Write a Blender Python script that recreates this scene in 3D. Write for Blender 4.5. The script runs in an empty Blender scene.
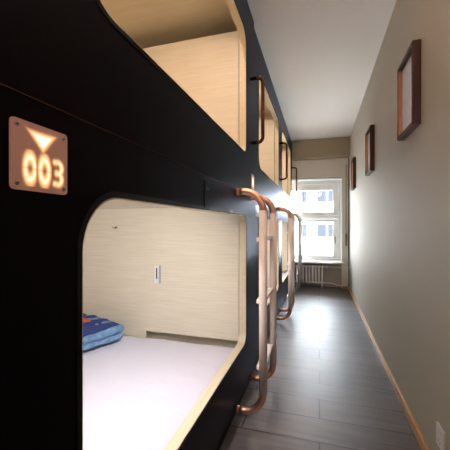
import bpy, bmesh, math, random
from mathutils import Vector, Matrix, noise
random.seed(4)
S = bpy.context.scene
C = S.collection
PI = math.pi

# ------------------------------------------------------------------ materials
def nm(name):
    m = bpy.data.materials.new(name); m.use_nodes = True
    nt = m.node_tree
    return m, nt, nt.nodes['Principled BSDF']

def plain(name, col, rough=.5, metal=0, coat=0, spec=.5, bump=0, bscale=60, vary=0, vscale=6):
    m, nt, b = nm(name)
    b.inputs['Base Color'].default_value = (*col, 1)
    b.inputs['Roughness'].default_value = rough
    b.inputs['Metallic'].default_value = metal
    b.inputs['Coat Weight'].default_value = coat
    b.inputs['Specular IOR Level'].default_value = spec
    tc = nt.nodes.new('ShaderNodeTexCoord')
    if bump:
        n = nt.nodes.new('ShaderNodeTexNoise'); n.inputs['Scale'].default_value = bscale
        n.inputs['Detail'].default_value = 4
        bp = nt.nodes.new('ShaderNodeBump'); bp.inputs['Strength'].default_value = bump
        bp.inputs['Distance'].default_value = .01
        nt.links.new(tc.outputs['Object'], n.inputs['Vector'])
        nt.links.new(n.outputs['Fac'], bp.inputs['Height'])
        nt.links.new(bp.outputs['Normal'], b.inputs['Normal'])
    if vary:
        n = nt.nodes.new('ShaderNodeTexNoise'); n.inputs['Scale'].default_value = vscale
        n.inputs['Detail'].default_value = 5
        mx = nt.nodes.new('ShaderNodeMix'); mx.data_type = 'RGBA'
        mx.inputs['A'].default_value = (*[c*(1-vary) for c in col], 1)
        mx.inputs['B'].default_value = (*[min(1, c*(1+vary)) for c in col], 1)
        nt.links.new(tc.outputs['Object'], n.inputs['Vector'])
        nt.links.new(n.outputs['Fac'], mx.inputs['Factor'])
        nt.links.new(mx.outputs['Result'], b.inputs['Base Color'])
    return m

def wood(name, c1, c2, scale, rough=.45, coat=0):
    """fine straight grain; scale = noise frequency along X, Y, Z"""
    m, nt, b = nm(name)
    tc = nt.nodes.new('ShaderNodeTexCoord'); mp = nt.nodes.new('ShaderNodeMapping')
    mp.inputs['Scale'].default_value = scale
    n = nt.nodes.new('ShaderNodeTexNoise'); n.inputs['Scale'].default_value = 1
    n.inputs['Detail'].default_value = 6; n.inputs['Roughness'].default_value = .65
    cr = nt.nodes.new('ShaderNodeValToRGB')
    cr.color_ramp.elements[0].position = .3; cr.color_ramp.elements[0].color = (*c1, 1)
    cr.color_ramp.elements[1].position = .7; cr.color_ramp.elements[1].color = (*c2, 1)
    nt.links.new(tc.outputs['Object'], mp.inputs['Vector'])
    nt.links.new(mp.outputs['Vector'], n.inputs['Vector'])
    nt.links.new(n.outputs['Fac'], cr.inputs['Fac'])
    nt.links.new(cr.outputs['Color'], b.inputs['Base Color'])
    b.inputs['Roughness'].default_value = rough
    b.inputs['Coat Weight'].default_value = coat
    return m

def emit(name, col, s):
    m, nt, b = nm(name)
    b.inputs['Base Color'].default_value = (*col, 1)
    b.inputs['Emission Color'].default_value = (*col, 1)
    b.inputs['Emission Strength'].default_value = s
    return m

def satin_black():
    """satin black laminate: dark body under a partly reflecting top layer"""
    m = bpy.data.materials.new('black_laminate'); m.use_nodes = True
    nt = m.node_tree; nt.nodes.clear()
    o = nt.nodes.new('ShaderNodeOutputMaterial'); d = nt.nodes.new('ShaderNodeBsdfDiffuse'); g = nt.nodes.new('ShaderNodeBsdfGlossy')
    d.inputs['Color'].default_value = (.0035, .0018, .0016, 1)
    g.inputs['Color'].default_value = (.43, .48, .58, 1); g.inputs['Roughness'].default_value = .38
    f = nt.nodes.new('ShaderNodeFresnel'); f.inputs['IOR'].default_value = 1.25
    x = nt.nodes.new('ShaderNodeMixShader')
    nt.links.new(f.outputs[0], x.inputs[0]); nt.links.new(d.outputs[0], x.inputs[1]); nt.links.new(g.outputs[0], x.inputs[2])
    nt.links.new(x.outputs[0], o.inputs[0])
    return m
BLACK = satin_black()
EDGE = plain('black_edging', (.004, .004, .004), .5, spec=.2)
CREAM = wood('cream_ash', (.68, .61, .48), (.80, .74, .61), (3.5, 3.5, 120), .42)
CREAMD = wood('cream_ash_flat', (.66, .59, .46), (.78, .72, .58), (2, 110, 90), .45)
HONEY = wood('ledge_ash', (.66, .56, .39), (.78, .68, .50), (80, 2, 80), .4)
SHEET = plain('white_sheet', (.66, .65, .76), .85, bump=.9, bscale=9)
COPPER = plain('rose_copper', (.95, .55, .39), .42, metal=1)
DCOPPER = plain('dark_bronze', (.14, .055, .032), .16, metal=1)
PINK = plain('rose_satin', (.95, .82, .77), .5)  # own rose of the steps; on the rails it imitates a pale reflection
STEP = plain('pale_step', (.80, .76, .74), .45)
WALLM = plain('grey_green_paint', (.51, .495, .44), .65, spec=.2, bump=.03, bscale=9, vary=.02, vscale=2)
CEILM = plain('white_ceiling_paint', (.90, .89, .90), .7)
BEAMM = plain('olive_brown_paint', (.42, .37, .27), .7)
ENDM = plain('pale_plaster', (.84, .79, .75), .7)
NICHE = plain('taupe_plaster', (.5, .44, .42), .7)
WHITE = plain('white_gloss', (.92, .93, .93), .3)
PIERM = plain('pale_green_white', (.85, .87, .83), .5)
BASEW = wood('honey_wood', (.52, .23, .045), (.70, .35, .08), (60, 3, 60), .35)
FRAMEM = wood('mahogany', (.04, .010, .006), (.085, .022, .012), (60, 60, 4), .5, .05)
FRAMEK = plain('dark_moulding', (.02, .014, .012), .25)
MAT = plain('lilac_mat', (.80, .86, 1.0), .6)
INS = plain('copper_slip', (.55, .27, .15), .4, metal=.3)
IRON = plain('radiator_enamel', (.90, .88, .87), .35)
STRAPM = plain('beige_webbing', (.55, .45, .33), .8, bump=.3, bscale=300)
GAPSHADE = plain('gap_shade_brown', (.05, .035, .02), .7)
BRASS = plain('brass_plate', (.35, .27, .14), .4, metal=.6)
DARK = plain('dark_slot', (.01, .01, .012), .5)
STEEL = plain('steel', (.5, .5, .5), .25, metal=1)
PLASTIC = plain('white_plastic', (.82, .82, .85), .35)
GREYP = plain('grey_plastic', (.42, .42, .44), .4)
NAVY = plain('navy_cotton', (.018, .04, .19), .9, bump=.5, bscale=60, vary=.35, vscale=25)
DENIM = plain('denim_blue_cotton', (.15, .27, .45), .9, bump=.8, bscale=45, vary=.65, vscale=22)
RED = plain('red_cotton', (.62, .09, .05), .9, bump=.5, bscale=60)
LED = emit('led_diffuser', (1, .93, .84), 2)
LAMPM = emit('warm_lamp', (1, .66, .46), 6)

def floor_mat():
    m, nt, b = nm('grey_laminate')
    tc = nt.nodes.new('ShaderNodeTexCoord')
    br = nt.nodes.new('ShaderNodeTexBrick')
    br.inputs['Scale'].default_value = 1
    br.inputs['Brick Width'].default_value = 1.25
    br.inputs['Row Height'].default_value = .235
    br.inputs['Mortar Size'].default_value = .005
    br.inputs['Mortar Smooth'].default_value = .2
    br.inputs['Bias'].default_value = 0
    br.offset = .37
    br.inputs['Color1'].default_value = (.10, .084, .082, 1)
    br.inputs['Color2'].default_value = (.15, .13, .13, 1)
    br.inputs['Mortar'].default_value = (.012, .010, .010, 1)
    nt.links.new(tc.outputs['Object'], br.inputs['Vector'])
    mp = nt.nodes.new('ShaderNodeMapping'); mp.inputs['Scale'].default_value = (2.2, 26, 1)
    n = nt.nodes.new('ShaderNodeTexNoise'); n.inputs['Scale'].default_value = 1; n.inputs['Detail'].default_value = 7
    nt.links.new(tc.outputs['Object'], mp.inputs['Vector']); nt.links.new(mp.outputs['Vector'], n.inputs['Vector'])
    mr = nt.nodes.new('ShaderNodeMapRange'); mr.inputs['From Min'].default_value = .3; mr.inputs['From Max'].default_value = .7
    mr.inputs['To Min'].default_value = .72; mr.inputs['To Max'].default_value = 1.22
    nt.links.new(n.outputs['Fac'], mr.inputs['Value'])
    mx = nt.nodes.new('ShaderNodeMix'); mx.data_type = 'RGBA'; mx.blend_type = 'MULTIPLY'; mx.inputs['Factor'].default_value = 1
    nt.links.new(br.outputs['Color'], mx.inputs['A']); nt.links.new(mr.outputs['Result'], mx.inputs['B'])
    nt.links.new(mx.outputs['Result'], b.inputs['Base Color'])
    bp = nt.nodes.new('ShaderNodeBump'); bp.inputs['Strength'].default_value = .8; bp.inputs['Distance'].default_value = .003
    bp.invert = True
    nt.links.new(br.outputs['Fac'], bp.inputs['Height']); nt.links.new(bp.outputs['Normal'], b.inputs['Normal'])
    b.inputs['Roughness'].default_value = .42
    b.inputs['Specular IOR Level'].default_value = .5
    return m
FLOORM = floor_mat()

def glass_mat():
    m = bpy.data.materials.new('window_glass'); m.use_nodes = True
    nt = m.node_tree; nt.nodes.clear()
    o = nt.nodes.new('ShaderNodeOutputMaterial'); t = nt.nodes.new('ShaderNodeBsdfTransparent')
    g = nt.nodes.new('ShaderNodeBsdfGlossy'); g.inputs['Roughness'].default_value = .02
    f = nt.nodes.new('ShaderNodeFresnel'); f.inputs['IOR'].default_value = 1.45
    x = nt.nodes.new('ShaderNodeMixShader')
    nt.links.new(f.outputs[0], x.inputs[0]); nt.links.new(t.outputs[0], x.inputs[1]); nt.links.new(g.outputs[0], x.inputs[2])
    nt.links.new(x.outputs[0], o.inputs[0])
    return m
GLASS = glass_mat()

def sign_mat():
    """backlit frosted acrylic: attribute 'lit' says how much of the cut-out's light passes"""
    m, nt, b = nm('backlit_acrylic')
    b.inputs['Base Color'].default_value = (.24, .135, .10, 1)
    b.inputs['Roughness'].default_value = .3
    a = nt.nodes.new('ShaderNodeAttribute'); a.attribute_name = 'lit'
    cr = nt.nodes.new('ShaderNodeValToRGB')
    e = cr.color_ramp.elements
    e[0].position = 0; e[0].color = (.12, .05, .034, 1)
    e[1].position = 1; e[1].color = (1.0, .93, .78, 1)
    k = e.new(.45); k.color = (.85, .37, .13, 1)
    k = e.new(.75); k.color = (1.0, .68, .36, 1)
    nt.links.new(a.outputs['Fac'], cr.inputs['Fac'])
    nt.links.new(cr.outputs['Color'], b.inputs['Emission Color'])
    b.inputs['Emission Strength'].default_value = .6
    return m
SIGNM = sign_mat()

# ------------------------------------------------------------------ helpers
def obj(name, bm, mat, parent=None, smooth=False, bevel=0):
    me = bpy.data.meshes.new(name)
    bmesh.ops.recalc_face_normals(bm, faces=bm.faces)
    bm.to_mesh(me); bm.free()
    mats = mat if isinstance(mat, (list, tuple)) else [mat]
    for x in mats: me.materials.append(x)
    if smooth: me.shade_smooth()
    o = bpy.data.objects.new(name, me); C.objects.link(o)
    if parent: o.parent = parent
    if bevel:
        md = o.modifiers.new('bevel', 'BEVEL'); md.width = bevel; md.segments = 2; md.limit_method = 'ANGLE'
    return o

def tag(o, label=None, cat=None, group=None, kind=None):
    if label: o['label'] = label
    if cat: o['category'] = cat
    if group: o['group'] = group
    if kind: o['kind'] = kind
    return o

def thing(name, loc, label, cat, group=None, rz=0):
    o = bpy.data.objects.new(name, None); C.objects.link(o)
    o.location = loc; o.rotation_euler = (0, 0, rz); o.empty_display_size = .1
    return tag(o, label, cat, group)

def bx(bm, x0, x1, y0, y1, z0, z1, mi=0):
    vs = [bm.verts.new((x, y, z)) for x in (x0, x1) for y in (y0, y1) for z in (z0, z1)]
    for q in ((0, 1, 3, 2), (4, 6, 7, 5), (0, 4, 5, 1), (2, 3, 7, 6), (0, 2, 6, 4), (1, 5, 7, 3)):
        f = bm.faces.new([vs[i] for i in q]); f.material_index = mi
    return vs

def box(name, r, mat, parent=None, bevel=0):
    bm = bmesh.new(); bx(bm, *r)
    return obj(name, bm, mat, parent, bevel=bevel)

def struct(name, r, mat, bevel=0):
    return tag(box(name, r, mat, None, bevel), kind='structure')

def tube(bm, pts, r, n=16, cap=True):
    """round tube swept along a polyline (parallel transport)"""
    pts = [Vector(p) for p in pts]
    rs = r if isinstance(r, (list, tuple)) else [r]*len(pts)
    rings = []; up = None
    for i, p in enumerate(pts):
        if i == 0: d = pts[1]-p
        elif i == len(pts)-1: d = p-pts[i-1]
        else: d = (pts[i+1]-p).normalized()+(p-pts[i-1]).normalized()
        d.normalize()
        if up is None:
            up = Vector((0, 0, 1)) if abs(d.z) < .9 else Vector((1, 0, 0))
        up = (up-d*up.dot(d)).normalized(); sd = d.cross(up)
        rings.append([bm.verts.new(p+(up*math.cos(2*PI*k/n)+sd*math.sin(2*PI*k/n))*rs[i]) for k in range(n)])
    for a, b in zip(rings, rings[1:]):
        for k in range(n):
            bm.faces.new((a[k], a[(k+1) % n], b[(k+1) % n], b[k])).smooth = True
    if cap:
        bm.faces.new(rings[0][::-1]); bm.faces.new(rings[-1])

def arc(c, a0, a1, r, n=10):
    """arc in the XZ plane about c"""
    return [(c[0]+r*math.cos(a0+(a1-a0)*i/n), c[1], c[2]+r*math.sin(a0+(a1-a0)*i/n)) for i in range(n+1)]

def rrect(a0, a1, b0, b1, r, n=10):
    out = []
    rr = r if isinstance(r, (list, tuple)) else [r]*4
    for (cx, cy, s, q) in ((a1-rr[0], b1-rr[0], 0, rr[0]), (a0+rr[1], b1-rr[1], 1, rr[1]),
                           (a0+rr[2], b0+rr[2], 2, rr[2]), (a1-rr[3], b0+rr[3], 3, rr[3])):
        for i in range(n+1):
            t = (s+i/n)*PI/2
            out.append((cx+q*math.cos(t), cy+q*math.sin(t)))
    return out

def plate(bm, outer, holes, x0, x1, mi=0):
    """outline with holes in the YZ plane, thickness x0..x1"""
    for xx in (x0, x1):
        edges = []
        for loop in [outer]+holes:
            vs = [bm.verts.new((xx, p[0], p[1])) for p in loop]
            edges += [bm.edges.new((vs[i], vs[(i+1) % len(vs)])) for i in range(len(vs))]
        g = bmesh.ops.triangle_fill(bm, use_beauty=True, use_dissolve=False, edges=edges)
        for f in g['geom']:
            if isinstance(f, bmesh.types.BMFace): f.material_index = mi
    bm.verts.ensure_lookup_table()
    for loop in [outer]+holes:
        n = len(loop)
        a = [bm.verts.new((x0, p[0], p[1])) for p in loop]; b = [bm.verts.new((x1, p[0], p[1])) for p in loop]
        for i in range(n):
            f = bm.faces.new((a[i], a[(i+1) % n], b[(i+1) % n], b[i])); f.material_index = mi
    bmesh.ops.remove_doubles(bm, verts=bm.verts, dist=.00005)

def ring(bm, hole, w, x0, x1):
    """a band along a closed YZ outline going inward by w"""
    n = len(hole); cen = Vector((sum(p[0] for p in hole)/n, sum(p[1] for p in hole)/n))
    P = [Vector(p) for p in hole]; I = []
    for i in range(n):
        t = P[(i+1) % n]-P[i-1]; t.normalize()
        nn = Vector((-t.y, t.x))
        I.append(P[i]+nn*w)
    a = [bm.verts.new((x0, *p)) for p in P]; b = [bm.verts.new((x1, *p)) for p in P]
    c = [bm.verts.new((x1, *p)) for p in I]; d = [bm.verts.new((x0, *p)) for p in I]
    for i in range(n):
        j = (i+1) % n
        bm.faces.new((a[i], a[j], b[j], b[i])); bm.faces.new((b[i], b[j], c[j], c[i]))
        bm.faces.new((c[i], c[j], d[j], d[i])); bm.faces.new((d[i], d[j], a[j], a[i]))

def copy_tree(o, parent=None):
    c = o.copy(); C.objects.link(c); c.parent = parent
    for ch in [x for x in bpy.data.objects if x.parent == o]: copy_tree(ch, c)
    return c

def pillowy(x0, x1, y0, y1, z0, z1, r, amp, fr, nx=40, ny=40, nz=5, seed=0):
    """a soft rounded box with gentle creases"""
    bm = bmesh.new()
    bmesh.ops.create_cube(bm, size=1)
    bm.clear()
    def grid(o, u, v, nu, nv):
        vs = [[bm.verts.new(o+u*(i/nu)+v*(j/nv)) for j in range(nv+1)] for i in range(nu+1)]
        for i in range(nu):
            for j in range(nv):
                bm.faces.new((vs[i][j], vs[i+1][j], vs[i+1][j+1], vs[i][j+1]))
    a, b, c = Vector((x1-x0, 0, 0)), Vector((0, y1-y0, 0)), Vector((0, 0, z1-z0)); o = Vector((x0, y0, z0))
    grid(o, a, b, nx, ny); grid(o+c, a, b, nx, ny)
    grid(o, a, c, nx, nz); grid(o+b, a, c, nx, nz)
    grid(o, b, c, ny, nz); grid(o+a, b, c, ny, nz)
    bmesh.ops.remove_doubles(bm, verts=bm.verts, dist=.0001)
    for v in bm.verts:
        p = v.co
        q = Vector((min(max(p.x, x0+r), x1-r), min(max(p.y, y0+r), y1-r), min(max(p.z, z0+min(r, (z1-z0)*.49)), z1-min(r, (z1-z0)*.49))))
        d = p-q
        m = max(abs(d.x), abs(d.y), abs(d.z))
        if m > 1e-6: v.co = q+d.normalized()*min(m, r)
        n = (noise.noise(Vector((p.x*fr+seed, p.y*fr*.6, p.z*fr)))+.5*noise.noise(Vector((p.x*fr*2.3, p.y*fr*2+seed, p.z*fr*2))))
        if d.length > 1e-6: v.co += d.normalized()*n*amp
    return bm

# ------------------------------------------------------------------ dimensions
H = 2.96; R = .56; XL = -2.58; YB = -1.7; YE = 6.6

# ------------------------------------------------------------------ room shell
struct('floor', (XL, R, YB, 6.78, -.05, 0), FLOORM)
struct('ceiling', (XL-.1, R+.1, YB-.1, 6.9, H, H+.08), CEILM)
struct('wall_right', (R, R+.1, YB-.1, 7.0, -.05, H), WALLM)
struct('wall_left', (XL-.1, XL, YB-.1, 7.0, -.05, H), ENDM)
struct('wall_back', (XL, R, YB-.1, YB, -.05, H), WALLM)
struct('baseboard_right', (R-.016, R, YB, YE-.002, 0, .062), BASEW, .003)
# window wall: pier, lintel, niche under the sill
WX0, WX1 = -.92, .427
bm = bmesh.new()
bx(bm, WX1, R, YE, 7.0, -.05, H); bx(bm, XL, WX0, YE, 7.0, -.05, H)
tag(obj('wall_end', bm, PIERM), kind='structure')
struct('wall_end_above_window', (WX0, WX1, YE, 7.0, 2.225, H), ENDM)
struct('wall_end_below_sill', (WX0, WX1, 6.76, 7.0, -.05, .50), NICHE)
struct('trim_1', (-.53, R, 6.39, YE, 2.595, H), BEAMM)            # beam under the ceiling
struct('trim_2', (R-.014, R, YE-.010, YE-.001, .0, 2.59), FRAMEK)  # dark joint in the corner
struct('baseboard_end', (WX1, R-.017, YE-.013, YE-.0005, 0, .055), BASEW, .003)
# casing round the window opening
bm = bmesh.new()
bx(bm, WX1, WX1+.022, YE-.012, YE, .53, 2.25); bx(bm, WX0-.02, WX0, YE-.012, YE, .53, 2.25); bx(bm, WX0, WX1, YE-.012, YE, 2.21, 2.25)
bx(bm, WX1-.004, WX1, YE-.012, 6.85, .53, 2.21)
bx(bm, WX0, WX0+.004, YE-.012, 6.85, .53, 2.21); bx(bm, WX0, WX1, YE-.012, 6.85, 2.206, 2.225)
tag(obj('trim_3', bm, WHITE), kind='structure')

# window: frame with sashes, transom, panes
win = bpy.data.objects.new('window_1', None); C.objects.link(win); win.location = (-.25, 6.86, .53); tag(win, kind='structure')
def wb(name, rs, mat, parent=win, bev=.004):
    bm = bmesh.new()
    for r in rs:
        x0, x1, y0, y1, z0, z1 = r
        bx(bm, x0+.25, x1+.25, y0-6.86, y1-6.86, z0-.53, z1-.53)
    return obj(name, bm, mat, parent, bevel=bev)
fr = wb('window_frame', [(.37, WX1-.005, 6.84, 6.92, .53, 2.205), (WX0+.005, WX0+.06, 6.84, 6.92, .53, 2.205),
    (WX0+.06, .37, 6.84, 6.92, 2.13, 2.205), (WX0+.06, .37, 6.84, 6.92, .53, .575), (WX0+.06, .37, 6.83, 6.92, 1.40, 1.475)], WHITE)
for k, (z0, z1) in enumerate(((.577, 1.398), (1.477, 2.128))):
    b = .062 if k == 0 else .065
    tb = .13 if k == 1 else .062
    sa = wb('sash', [(.27, .368, 6.855, 6.905, z0, z1), (WX0+.062, WX0+.13, 6.855, 6.905, z0, z1),
        (WX0+.13, .27, 6.855, 6.905, z0, z0+b), (WX0+.13, .27, 6.855, 6.905, z1-tb, z1)], WHITE)
    wb('pane', [(WX0+.128, .272, 6.878, 6.882, z0+b-.002, z1-tb+.002)], GLASS, sa, 0)
hd = wb('window_handle', [(.30, .325, 6.845, 6.855, .92, 1.03), (.306, .319, 6.82, 6.845, .965, .985), (.306, .319, 6.815, 6.828, .87, .985)], STEEL)
sl = struct('window_sill', (WX0+.002, R-.10, 6.50, 6.845, .50, .53), WHITE, .004)
sl.name = 'trim_4'

# ------------------------------------------------------------------ capsule bunks
def bunk(idx, y0, y1, oy0, oy1, xf, label, cat='bunk bed'):
    root = thing('capsule_bunk', (xf, (y0+y1)/2, 0), label, cat, None)
    ox, oy = -xf, -(y0+y1)/2
    def L(bm):
        bmesh.ops.translate(bm, verts=bm.verts, vec=(ox, oy, 0)); return bm
    def P(name, rs, mat, parent=root, bev=0):
        bm = bmesh.new()
        for r in rs: bx(bm, *r)
        return obj(name, L(bm), mat, parent, bevel=bev)
    th = .05; g = .002
    LO = rrect(oy0, oy1, .385, 1.327, [.075, .14, .11, .075]); UP = rrect(oy0, oy1, 1.795, 2.69, [.11, .12, .12, .05])
    bm = bmesh.new(); plate(bm, [(y0+g, .05), (y1-g, .05), (y1-g, 1.4925), (y0+g, 1.4925)], [LO], xf-th, xf)
    obj('lower_front_panel', L(bm), BLACK, root, bevel=.0015)
    bm = bmesh.new(); plate(bm, [(y0+g, 1.4955), (y1-g, 1.4955), (y1-g, H-.004), (y0+g, H-.004)], [UP], xf-th, xf+.001)
    obj('upper_front_panel', L(bm), BLACK, root, bevel=.0015)
    for hole, nme, rad in ((LO, 'lower_opening_lining', [.091, .156, .126, .091]), (UP, 'upper_opening_lining', [.126, .136, .136, .066])):
        bm = bmesh.new(); ring(bm, hole, .004, xf-th, xf+.0008)
        obj(nme, L(bm), HONEY, root)
        bm = bmesh.new(); ring(bm, [(p[0], p[1]) for p in rrect(hole_b(hole)[0]-.016, hole_b(hole)[1]+.016, hole_b(hole)[2]-.016, hole_b(hole)[3]+.016, rad)], .014, xf, xf+.004)
        obj('edge_strip', L(bm), EDGE, root)
    P('seam_glint_strip', [(xf-.02, xf+.0022, y0+g, y1-g, 1.4928, 1.4953)], DCOPPER)  # thin bronze strip added to give the seam a glint
    P('plinth', [(XL+.01, xf-.012, y0+g, y1-g, 0, .049)], EDGE)
    P('back_panel', [(XL+.005, XL+.025, y0+g, y1-g, .05, H-.004)], CREAM)
    P('side_panel', [(XL+.026, xf-th-.001, y0+g, y0+.03, .05, H-.004)], CREAM)
    P('side_panel', [(XL+.026, xf-th-.001, y1-.03, y1-g, .05, H-.004)], CREAM)
    ya, yb = y0+.031, y1-.031
    P('lower_bed_deck', [(XL+.026, xf-th-.001, ya, yb, .12, .235)], CREAMD)
    P('upper_bed_deck', [(XL+.026, xf-th-.001, ya, yb, 1.40, 1.62)], CREAMD)
    P('top_panel', [(XL+.026, xf-th-.001, ya, yb, 2.875, H-.006)], CREAMD)
    # storage wall at the far end of each bed
    ys = oy1+.03
    for nz, (za, zb, dz) in enumerate(((.236, 1.399, .375), (1.621, 2.736, 1.80))):
        xa = xf-th-.012
        P('storage_wall', [(XL+.027, xa-.8008, ys, ys+.018, za, zb)], CREAM)
        P('storage_recess', [(xa-.95, xa, ys+.07, ys+.085, za, zb)], CREAM)
        d = P('storage_door', [(xa-.80, xa, ys-.0015, ys+.0165, dz, zb-.001)], CREAM, bev=.001)
        P('gap_shade_strip', [(xa+.0005, xf-th-.0015, ys+.004, ys+.02, za, zb)], GAPSHADE)  # dark strip standing in for the shade in the open gap
        if nz == 0 or idx > 0:
            hp = P('pull_plate', [(xa-.716, xa-.676, ys-.0060, ys-.0017, dz+.405, dz+.550)], PLASTIC, d, .001)
            P('pull_return', [(xa-.6755, xa-.660, ys-.0095, ys-.0017, dz+.405, dz+.550)], GREYP, d, .001)
            P('pull_slot', [(xa-.700, xa-.690, ys-.008, ys-.0062, dz+.44, dz+.53)], DARK, d)
    # unseen LED strips added to light the capsules
    P('unseen_light_strip', [(xf-th-.03, xf-th-.012, oy0+.2, oy1-.5, 1.385, 1.399)], LED)
    P('unseen_light_strip', [(xf-th-.03, xf-th-.012, oy0+.2, oy1-.5, 2.86, 2.874)], LED)
    # grab handle beside the upper opening
    hy = y1-.155
    bm = bmesh.new()
    tube(bm, [(xf, hy, 1.905)]+arc((xf+.062, hy, 1.945), -PI/2, 0, .04, 8)+arc((xf+.062, hy, 2.37), 0, PI/2, .04, 8)+[(xf, hy, 2.41)], .0135, 14)
    hnd = obj('grab_handle', L(bm), DCOPPER, root, True)
    for z in (1.905, 2.41):
        bm = bmesh.new(); tube(bm, [(xf+.001, hy, z), (xf+.008, hy, z)], .021, 18)
        obj('mounting_flange', L(bm), DCOPPER, hnd)
    # small double hook on the storage wall
    hk = bmesh.new(); hx = xf-1.15
    tube(hk, [(hx, ys, 1.235), (hx, ys-.006, 1.235)], .012, 12)
    for s in (-1, 1):
        tube(hk, [(hx, ys-.005, 1.237), (hx+s*.012, ys-.022, 1.232), (hx+s*.02, ys-.03, 1.243)], .0035, 8)
    if idx == 0: obj('coat_hook', L(hk), STEEL, root, True)
    else: hk.free()
    return root

def hole_b(h):
    return min(p[0] for p in h), max(p[0] for p in h), min(p[1] for p in h), max(p[1] for p in h)

BUNKS = [(.22, 2.572, .592, 2.270, -.525, 'nearest black capsule bunk with the lit number sign on its face'),
         (2.574, 4.57, 2.852, 4.325, -.54, 'middle black capsule bunk behind the nearest copper ladder'),
         (4.572, 6.50, 4.715, 6.19, -.54, 'farthest black capsule bunk, next to the window')]
for i, (y0, y1, a, b, xf, lab) in enumerate(BUNKS):
    bunk(i, y0, y1, a, b, xf, lab)

# area lights for the unseen strips added inside the capsules
def area(name, loc, rot, sx, sy, power, col):
    l = bpy.data.lights.new(name, 'AREA'); l.shape = 'RECTANGLE'; l.size = sx; l.size_y = sy; l.energy = power; l.color = col
    o = bpy.data.objects.new(name, l); C.objects.link(o); o.location = loc; o.rotation_euler = rot
    return o
for i, (y0, y1, a, b, xf, lab) in enumerate(BUNKS):
    area('capsule_light', (xf-.09, (a+b)/2-.2, 1.38), (0, math.radians(48), 0), .03, .8, (8.2, 7, 7)[i], (1, .96, .95))
    area('capsule_light', (xf-.09, (a+b)/2-.2, 2.855), (0, math.radians(25), 0), .03, .8, (8.2, 6.5, 7)[i], (1, .75, .57))

# mattresses in the lower beds
mlabs = ['white-sheeted mattress in the nearest lower bed, folded duvet on it',
         'white-sheeted mattress in the middle lower bed behind the ladder',
         'white-sheeted mattress in the farthest lower bed near the window']
for i, (y0, y1, a, b, xf, lab) in enumerate(BUNKS):
    bm = pillowy(XL+.04, xf-.056, y0+.06, b+.022, .236, .338, .035, .011, 6, seed=i*3.1)
    o = obj('mattress', bm, SHEET, smooth=True)
    md = o.modifiers.new('s', 'SUBSURF'); md.levels = md.render_levels = 1
    tag(o, mlabs[i], 'mattress', 'white mattresses of the lower beds')

# folded duvet
dv = thing('folded_duvet', (-1.82, 1.95, .347), 'blue folded duvet with a red patch on the white sheet', 'duvet')
def fold(name, z0, z1, x0, x1, y0, y1, mat, tilt, seed):
    bm = pillowy(x0, x1, y0, y1, z0, z1, (z1-z0)*.48, .016, 13, 26, 22, 8, seed)
    bmesh.ops.rotate(bm, verts=bm.verts, cent=(x1, 0, z0), matrix=Matrix.Rotation(tilt, 3, 'Y'))
    bmesh.ops.rotate(bm, verts=bm.verts, cent=(x1, 0, 0), matrix=Matrix.Rotation(math.radians(-20), 3, 'Z'))
    o = obj(name, bm, mat, dv, True)
    md = o.modifiers.new('s', 'SUBSURF'); md.levels = md.render_levels = 1
    return o
fold('lower_fold', .010, .078, -.36, .29, -.20, .18, DENIM, .0, 1)
fold('middle_fold', .068, .126, -.36, .30, -.19, .18, DENIM, .0, 5)
fold('top_fold', .114, .136, -.36, .27, -.18, .17, NAVY, -.01, 8)
fold('red_patch', .126, .147, -.36, .00, -.02, .16, RED, -.01, 12)

# ------------------------------------------------------------------ ladders
def ladder(y0, y1, xf, label, COPPER=COPPER, PINK=PINK):
    root = thing('bunk_ladder', (xf, (y0+y1)/2, 0), label, 'ladder', None)
    yc = (y0+y1)/2; zt, zb, pr, r = 1.475, .05, .18, .13
    for y in (y0-yc, y1-yc):
        bm = bmesh.new()
        tube(bm, [(.028, y, zt)]+arc((pr-r, y, zt-r), PI/2, 0, r, 12)+arc((pr-r, y, zb+r), 0, -PI/2, r, 12)+[(.028, y, zb)], .0235, 20)
        rail = obj('rail', bm, COPPER, root, True)
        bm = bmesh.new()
        tube(bm, [(pr, y, zt-r+.004), (pr, y, zb+r-.004)], .0262, 22)  # pale tube over the rail stands in for its reflection
        s = obj('pale_reflection_tube', bm, PINK, rail, True); s['label'] = 'straight middle length of the rail, its pale reflection put into the colour'
        for z in (zt, zb):
            bm = bmesh.new(); tube(bm, [(.0045, y, z), (.02, y, z), (.0205, y, z), (.03, y, z)], [.024, .024, .019, .019], 18)
            obj('wall_mount', bm, COPPER, rail)
    for z in (1.17, .765, .335):
        bm = bmesh.new(); bx(bm, pr-.05, pr+.004, y0-yc+.0265, y1-yc-.0265, z-.022, z)
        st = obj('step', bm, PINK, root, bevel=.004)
        bm = bmesh.new(); bx(bm, pr-.048, pr+.002, y0-yc+.028, y1-yc-.028, z+.0004, z+.0045)
        t = obj('tread', bm, STEP, st); t['label'] = 'white tread'
    return root
ladder(1.98, 2.43, -.525, 'nearest rose-copper ladder, beside the opening with the white bed')
ladder(4.08, 4.50, -.54, 'middle rose-copper ladder, just beyond the nearest one')
ladder(6.0, 6.38, -.54, 'farthest ladder, rails coloured grey as if backlit, in front of the radiator', plain('backlit_grey_copper', (.34, .36, .35), .35, metal=.6), plain('backlit_grey_rose', (.42, .42, .41), .4))  # backlit greyness of this ladder is put into its colours

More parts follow.
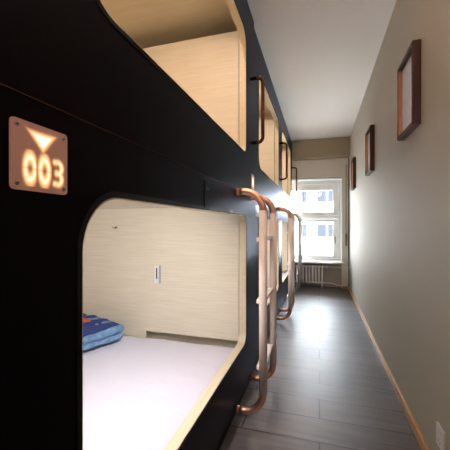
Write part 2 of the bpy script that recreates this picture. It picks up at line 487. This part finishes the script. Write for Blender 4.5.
# ------------------------------------------------------------------ number signs
def patch(name, parent, fn, s0, s1, v0, v1, W, n=64, off=.0006):
    bm = bmesh.new(); lay = bm.verts.layers.float.new('lit')
    g = {}
    for i in range(n+1):
        for j in range(n+1):
            s = s0+(s1-s0)*i/n; v = v0+(v1-v0)*j/n
            q = bm.verts.new((off, (s-.5)*W, (v-.5)*W)); q[lay] = max(0, min(1, fn(s, v))); g[i, j] = q
    for i in range(n):
        for j in range(n):
            c = (g[i, j], g[i+1, j], g[i+1, j+1], g[i, j+1])
            if max(q[lay] for q in c) > .02: bm.faces.new(c)
    for q in [q for q in bm.verts if not q.link_faces]: bm.verts.remove(q)
    return obj(name, bm, SIGNM, parent)
def ss(d, w=.055):   # soft edge of the light behind frosted acrylic
    t = max(0, min(1, .5-d/(2*w))); return t*t*(3-2*t)
def zero(cx, cy):
    def f(s, v):
        x, y = s-cx, v-cy
        rr = math.hypot(x/.078, y/.165)
        d = abs(rr-1)*.085-.034
        k = ss(d)
        return k*(1-.45*ss(abs(y)-.008, .02))
    return f
def three(cx, cy):
    def f(s, v):
        x, y = s-cx, v-cy
        best = 9
        for c in (.09, -.09):
            a = math.atan2(y-c, x)
            r = abs(math.hypot(x*1.08, y-c)-.088)
            if x > -.02: best = min(best, r)
            else: best = min(best, math.hypot(x+.05, y-math.copysign(.17, c)), math.hypot(x+.012, y-c*.12))
        return ss(best-.030)
    return f
def tri(s, v, up=False):
    A, B, Cc = (.26, .885), (.745, .885), (.52, .60)
    def ed(p, q): return ((s-p[0])*(q[1]-p[1])-(v-p[1])*(q[0]-p[0]))/math.hypot(q[0]-p[0], q[1]-p[1])
    d = max(-ed(A, B)*1, -ed(B, Cc), -ed(Cc, A))
    d = max(ss_sign(A, B, s, v), ss_sign(B, Cc, s, v), ss_sign(Cc, A, s, v))
    return ss(d+.015, .06)
def ss_sign(p, q, s, v):
    # positive outside for a clockwise triangle
    return -((q[1]-p[1])*(s-p[0])-(q[0]-p[0])*(v-p[1]))/math.hypot(q[0]-p[0], q[1]-p[1])
def sign(y, z, xf, W, label, full=True):
    root = thing('number_sign', (xf+.012, y, z), label, 'sign', None)
    bm = bmesh.new(); plate(bm, rrect(-W/2, W/2, -W/2, W/2, .008, 6), [], -.004, 0)
    obj('acrylic_panel', bm, SIGNM, root)
    for a in (-1, 1):
        for b in (-1, 1):
            c = W/2-.011
            bm = bmesh.new(); tube(bm, [(-.0105, a*c, b*c), (.0008, a*c, b*c), (.002, a*c, b*c), (.0028, a*c, b*c)], [.0042, .0042, .0040, .0026], 16)
            sc = obj('screw', bm, STEEL, root)
            bm = bmesh.new(); bx(bm, .0029, .0032, a*c-.0024, a*c+.0024, b*c-.0006, b*c+.0006); obj('screw_slot', bm, DARK, sc)
    if full:
        patch('lit_arrow', root, tri, .18, .87, .52, .96, W)
        patch('lit_digit', root, zero(.295, .325), .15, .42, .06, .60, W, off=.0007)
        patch('lit_digit', root, zero(.545, .325), .40, .68, .06, .60, W, off=.0009)
        patch('lit_digit', root, three(.79, .325), .66, .94, .06, .60, W, off=.0011)
    else:
        patch('lit_area', root, lambda s, v: ss(max(abs(s-.5)-.26, abs(v-.5)-.30), .12), .04, .96, .04, .96, W)
    return root
sign(.474, 1.379, -.525, .127, 'small backlit sign reading 003 under a down arrow')
sign(2.47, 1.605, -.525, .115, 'tiny glowing sign on the post below the nearest grab handle', False)

# narrow black plate above the near lower opening, and a pale card on the next bunk
acc = thing('access_plate', (-.5245, 1.42, 1.40), 'narrow glossy black plate above the near lower opening', 'plate')
bm = bmesh.new(); plate(bm, rrect(-.034, .034, -.066, .07, .006, 4), [], .0002, .005); obj('cover', bm, BLACK, acc)
PBP = plain('pale_blue_print', (.08, .20, .32), .5)
for k in range(3):
    pts = [(.0056, .020*(k+1)/3*math.sin(a), .018+.020*(k+1)/3*math.cos(a)) for a in [(-50+100*i/8)*PI/180 for i in range(9)]]
    bm = bmesh.new(); tube(bm, pts, .0011, 6); obj('printed_arc', bm, PBP, acc)
cd = thing('notice_card', (-.5395, 2.785, 1.385), 'pale blue-white card above the middle lower opening', 'card')
bm = bmesh.new(); plate(bm, rrect(-.075, .075, -.05, .05, .004, 4), [], .0002, .003); obj('card_sheet', bm, plain('pale_card', (.62, .70, .78), .3), cd)
BLP = plain('blue_print', (.03, .08, .22), .4)
for q in ((-.05, -.01, -.03, .03), (.01, .055, .015, .03)):
    bm = bmesh.new(); bx(bm, .0031, .0036, *q); obj('printed_block', bm, BLP, cd)

# ------------------------------------------------------------------ pictures on the right wall
def picture(y0, y1, z0, z1):
    """frame hanging on the wall; origin at its bottom centre"""
    W, Hh, D = y1-y0, z1-z0, .043
    root = thing('framed_picture', (R, (y0+y1)/2, z0), '', 'picture', 'framed pictures on the right wall')
    w = .017
    bm = bmesh.new()
    a, b = -W/2, W/2
    for r in ((a, a+w, 0, Hh), (b-w, b, 0, Hh), (a+w, b-w, 0, w), (a+w, b-w, Hh-w, Hh)):
        bx(bm, -D, -.001, r[0], r[1], r[2], r[3])
    obj('outer_frame', bm, FRAMEM, root, bevel=.002)
    bm = bmesh.new()
    for r in ((a+.001, a+.007, .001, Hh-.001), (b-.007, b-.001, .001, Hh-.001), (a+.007, b-.007, .001, .007), (a+.007, b-.007, Hh-.007, Hh-.001)):
        bx(bm, -D-.003, -D-.0002, *r)
    obj('outer_moulding', bm, FRAMEK, root); bm = bmesh.new()
    for r in ((a+w-.004, a+w+.004, w, Hh-w), (b-w-.004, b-w+.004, w, Hh-w), (a+w, b-w, w-.004, w+.004), (a+w, b-w, Hh-w-.004, Hh-w+.004)):
        bx(bm, -D-.003, -D-.0002, *r)
    obj('inner_moulding', bm, FRAMEK, root)
    for r in ((b-w-.003, b-w-.0003, w, Hh-w), (a+w+.0003, a+w+.003, w, Hh-w)):
        bm = bmesh.new(); bx(bm, -D+.001, -.012, *r); obj('inner_lining', bm, INS, root)
    q = w
    bm = bmesh.new(); bx(bm, -.018, -.010, a+q+.0005, b-q-.0005, w+.001, Hh-w-.001)
    obj('print', bm, MAT, root)
    return root
p1 = picture(2.04, 2.41, 1.837, 2.325); p1['label'] = 'nearest framed picture in a deep reddish-brown frame, largest in view'
p2 = copy_tree(p1); p2.location.y = 3.80; p2.location.z = 1.837; p2['label'] = 'middle of the three dark framed pictures on the right wall'
p3 = copy_tree(p1); p3.location.y = 5.55; p3.location.z = 1.86; p3['label'] = 'farthest framed picture, close to the window corner'

# ------------------------------------------------------------------ wall socket
so = thing('wall_socket', (R, 1.730, .235), 'white square power socket low on the right wall', 'socket')
bm = bmesh.new(); plate(bm, rrect(-.048, .048, -.052, .052, .005, 4), [], -.009, -.0003); obj('cover_plate', bm, PLASTIC, so, bevel=.0015)
for (y, z, a, b) in ((-.010, .026, .0015, .005), (.010, .026, .0015, .005), (-.013, -.018, .0015, .005), (.013, -.018, .0015, .005), (0, -.030, .0015, .005)):
    bm = bmesh.new(); bx(bm, -.0096, -.0090, y-a, y+a, z-b, z+b); obj('pin_slot', bm, GREYP, so)

# ------------------------------------------------------------------ radiator with its pipes
ra = thing('radiator', (-.28, 6.64, 0), 'white cast-iron column radiator under the window sill', 'radiator')
n = 12; sp = .062
for i in range(n):
    x = .36-.031-sp*i
    bm = bmesh.new()
    for y in (-.045, .0, .045):
        tube(bm, [(x, y, .085), (x, y, .12), (x, y, .40), (x, y, .435)], [.012, .0165, .0165, .012], 10)
    for z in (.10, .42):
        tube(bm, [(x, -.055, z), (x, -.04, z), (x, .04, z), (x, .055, z)], [.012, .022, .022, .012], 12)
        tube(bm, [(x-.0305, 0, z), (x+.0305, 0, z)], .019, 12)
    if i in (0, n-1):
        for y in (-.045, .045): tube(bm, [(x, y, 0), (x, y, .09)], [.016, .011], 10)
    obj('radiator_column', bm, IRON, ra)
bm = bmesh.new()
tube(bm, [(.352, 0, .42), (.42, 0, .42)], .012, 12); tube(bm, [(.40, 0, .42), (.44, 0, .42)], .020, 14)
v = obj('valve', bm, IRON, ra, True)
bm = bmesh.new(); tube(bm, [(.415, -.05, .42), (.415, -.02, .42)], .02, 16); obj('valve_knob', bm, WHITE, v)
bm = bmesh.new()
tube(bm, [(.44, 0, .42), (.56, 0, .42), (.60, -.03, .425), (.64, -.06, .43), (.837, -.06, .43)], .009, 10); obj('feed_pipe', bm, WHITE, ra, True); bm = bmesh.new()
tube(bm, [(.352, 0, .10), (.55, 0, .095), (.60, -.03, .075), (.64, -.062, .07), (.822, -.062, .07)], .010, 10)
obj('return_pipe', bm, WHITE, ra, True)

# ------------------------------------------------------------------ roller shutter strap
st = thing('shutter_strap', (.505, YE, 1.0), 'beige roller-shutter strap hanging beside the window', 'strap')
bm = bmesh.new(); bx(bm, -.009, .009, -.016, -.0135, .10, 1.42); obj('webbing', bm, STRAPM, st)
bm = bmesh.new(); bx(bm, -.017, .017, -.02, -.0005, -.14, .10); w_ = obj('winder_plate', bm, BRASS, st, bevel=.003)
bm = bmesh.new(); bx(bm, -.010, .010, -.0215, -.0203, .04, .06); obj('strap_slot', bm, DARK, w_)
bm = bmesh.new(); bx(bm, -.014, .014, -.022, -.0005, 1.42, 1.455); obj('strap_guide', bm, GREYP, st, bevel=.002)

# ------------------------------------------------------------------ unseen pendant lamps near the viewer; the second added as fill light
for (py, e, lab) in ((-.75, 22, 'warm globe pendant lamp at the near end of the corridor'), (1.0, 19, 'unseen warm globe pendant lamp added as fill above the nearest bunk front')):
    lp = thing('unseen_pendant_lamp', (.02, py, H), lab, 'lamp')
    bm = bmesh.new(); tube(bm, [(0, 0, -.001), (0, 0, -.022), (0, 0, -.03)], [.05, .05, .03], 32); obj('ceiling_rose', bm, WHITE, lp)
    bm = bmesh.new(); tube(bm, [(0, 0, -.03), (0, 0, -.2)], .004, 10); obj('flex', bm, WHITE, lp)
    bm = bmesh.new(); tube(bm, [(0, 0, -.2), (0, 0, -.235)], .02, 20); obj('lamp_holder', bm, WHITE, lp)
    bm = bmesh.new(); bmesh.ops.create_uvsphere(bm, u_segments=32, v_segments=20, radius=.055); bmesh.ops.translate(bm, verts=bm.verts, vec=(0, 0, -.285)); obj('bulb', bm, LAMPM, lp, True)
    l = bpy.data.lights.new('bulb_light', 'POINT'); l.shadow_soft_size = .062; l.energy = e; l.color = (1, .66, .52)
    o = bpy.data.objects.new('bulb_light', l); C.objects.link(o); o.location = (.02, py, H-.285)

# ------------------------------------------------------------------ outside
struct('ground_outside', (-40, 40, 7.4, 60, -6.2, -6.0), plain('pale_paving', (.55, .54, .5), .9))
FY = 35.0
hb = thing('neighbouring_building', (0, FY, -6), 'bright white building seen through the window', 'building')
bm = bmesh.new(); bx(bm, -22, 22, 0, 8, 0, 13.2); obj('facade', bm, plain('white_render', (.8, .8, .78), .8), hb)
WP = plain('facade_pane', (.011, .013, .017), .4, spec=.05); WF = plain('facade_frame', (.06, .06, .066), .5)
for fl in range(3):
    z = 4.9-.0+3.75*fl-3.75+1.2
    bm = bmesh.new(); bx(bm, -22, 22, -.12, -.001, z+2.0, z+2.12); obj('string_course', bm, WF, hb)
    for k in range(-7, 8):
        for dx, w in ((0, .55), (1.85, .9), (2.75, .55)):
            xx = -1.62+k*5.6+dx
            if abs(xx) > 20: continue
            bm = bmesh.new()
            for r in ((xx-w/2-.08, xx+w/2+.08, z-.08, z), (xx-w/2-.08, xx+w/2+.08, z+1.3, z+1.38), (xx-w/2-.08, xx-w/2, z, z+1.3), (xx+w/2, xx+w/2+.08, z, z+1.3)):
                bx(bm, r[0], r[1], -.06, -.001, r[2], r[3])
            f = obj('window', bm, WF, hb)
            bm = bmesh.new(); bx(bm, xx-w/2, xx+w/2, -.03, -.002, z, z+1.3); obj('pane', bm, WP, f)

W = bpy.data.worlds.new('sky'); S.world = W; W.use_nodes = True
bg = W.node_tree.nodes['Background']; bg.inputs['Color'].default_value = (.80, .90, 1.0, 1); bg.inputs['Strength'].default_value = 12
sun = bpy.data.lights.new('sun', 'SUN'); sun.energy = 42; sun.angle = .03; sun.color = (1, .97, .92)
so_ = bpy.data.objects.new('sun', sun); C.objects.link(so_)
so_.rotation_euler = Vector((.25, .75, -.62)).to_track_quat('-Z', 'Y').to_euler()
pt = area('window_portal', ((WX0+WX1)/2, 7.02, 1.37), (math.radians(-90), 0, 0), WX1-WX0, 1.68, 1, (1, 1, 1))
pt.data.cycles.is_portal = True

# ------------------------------------------------------------------ camera
cam = bpy.data.cameras.new('camera'); co = bpy.data.objects.new('camera', cam); C.objects.link(co); S.camera = co
cam.sensor_width = 36; cam.lens = 312/450*36; cam.clip_start = .02
th = math.atan2(94.5, 312)
co.location = (0, 0, 1.25); co.rotation_euler = (PI/2, 0, th)
cam.shift_y = 1/450
S.view_settings.view_transform = 'Standard'; S.view_settings.look = 'None'
S.view_settings.gamma = 1; S.view_settings.exposure = 1.15
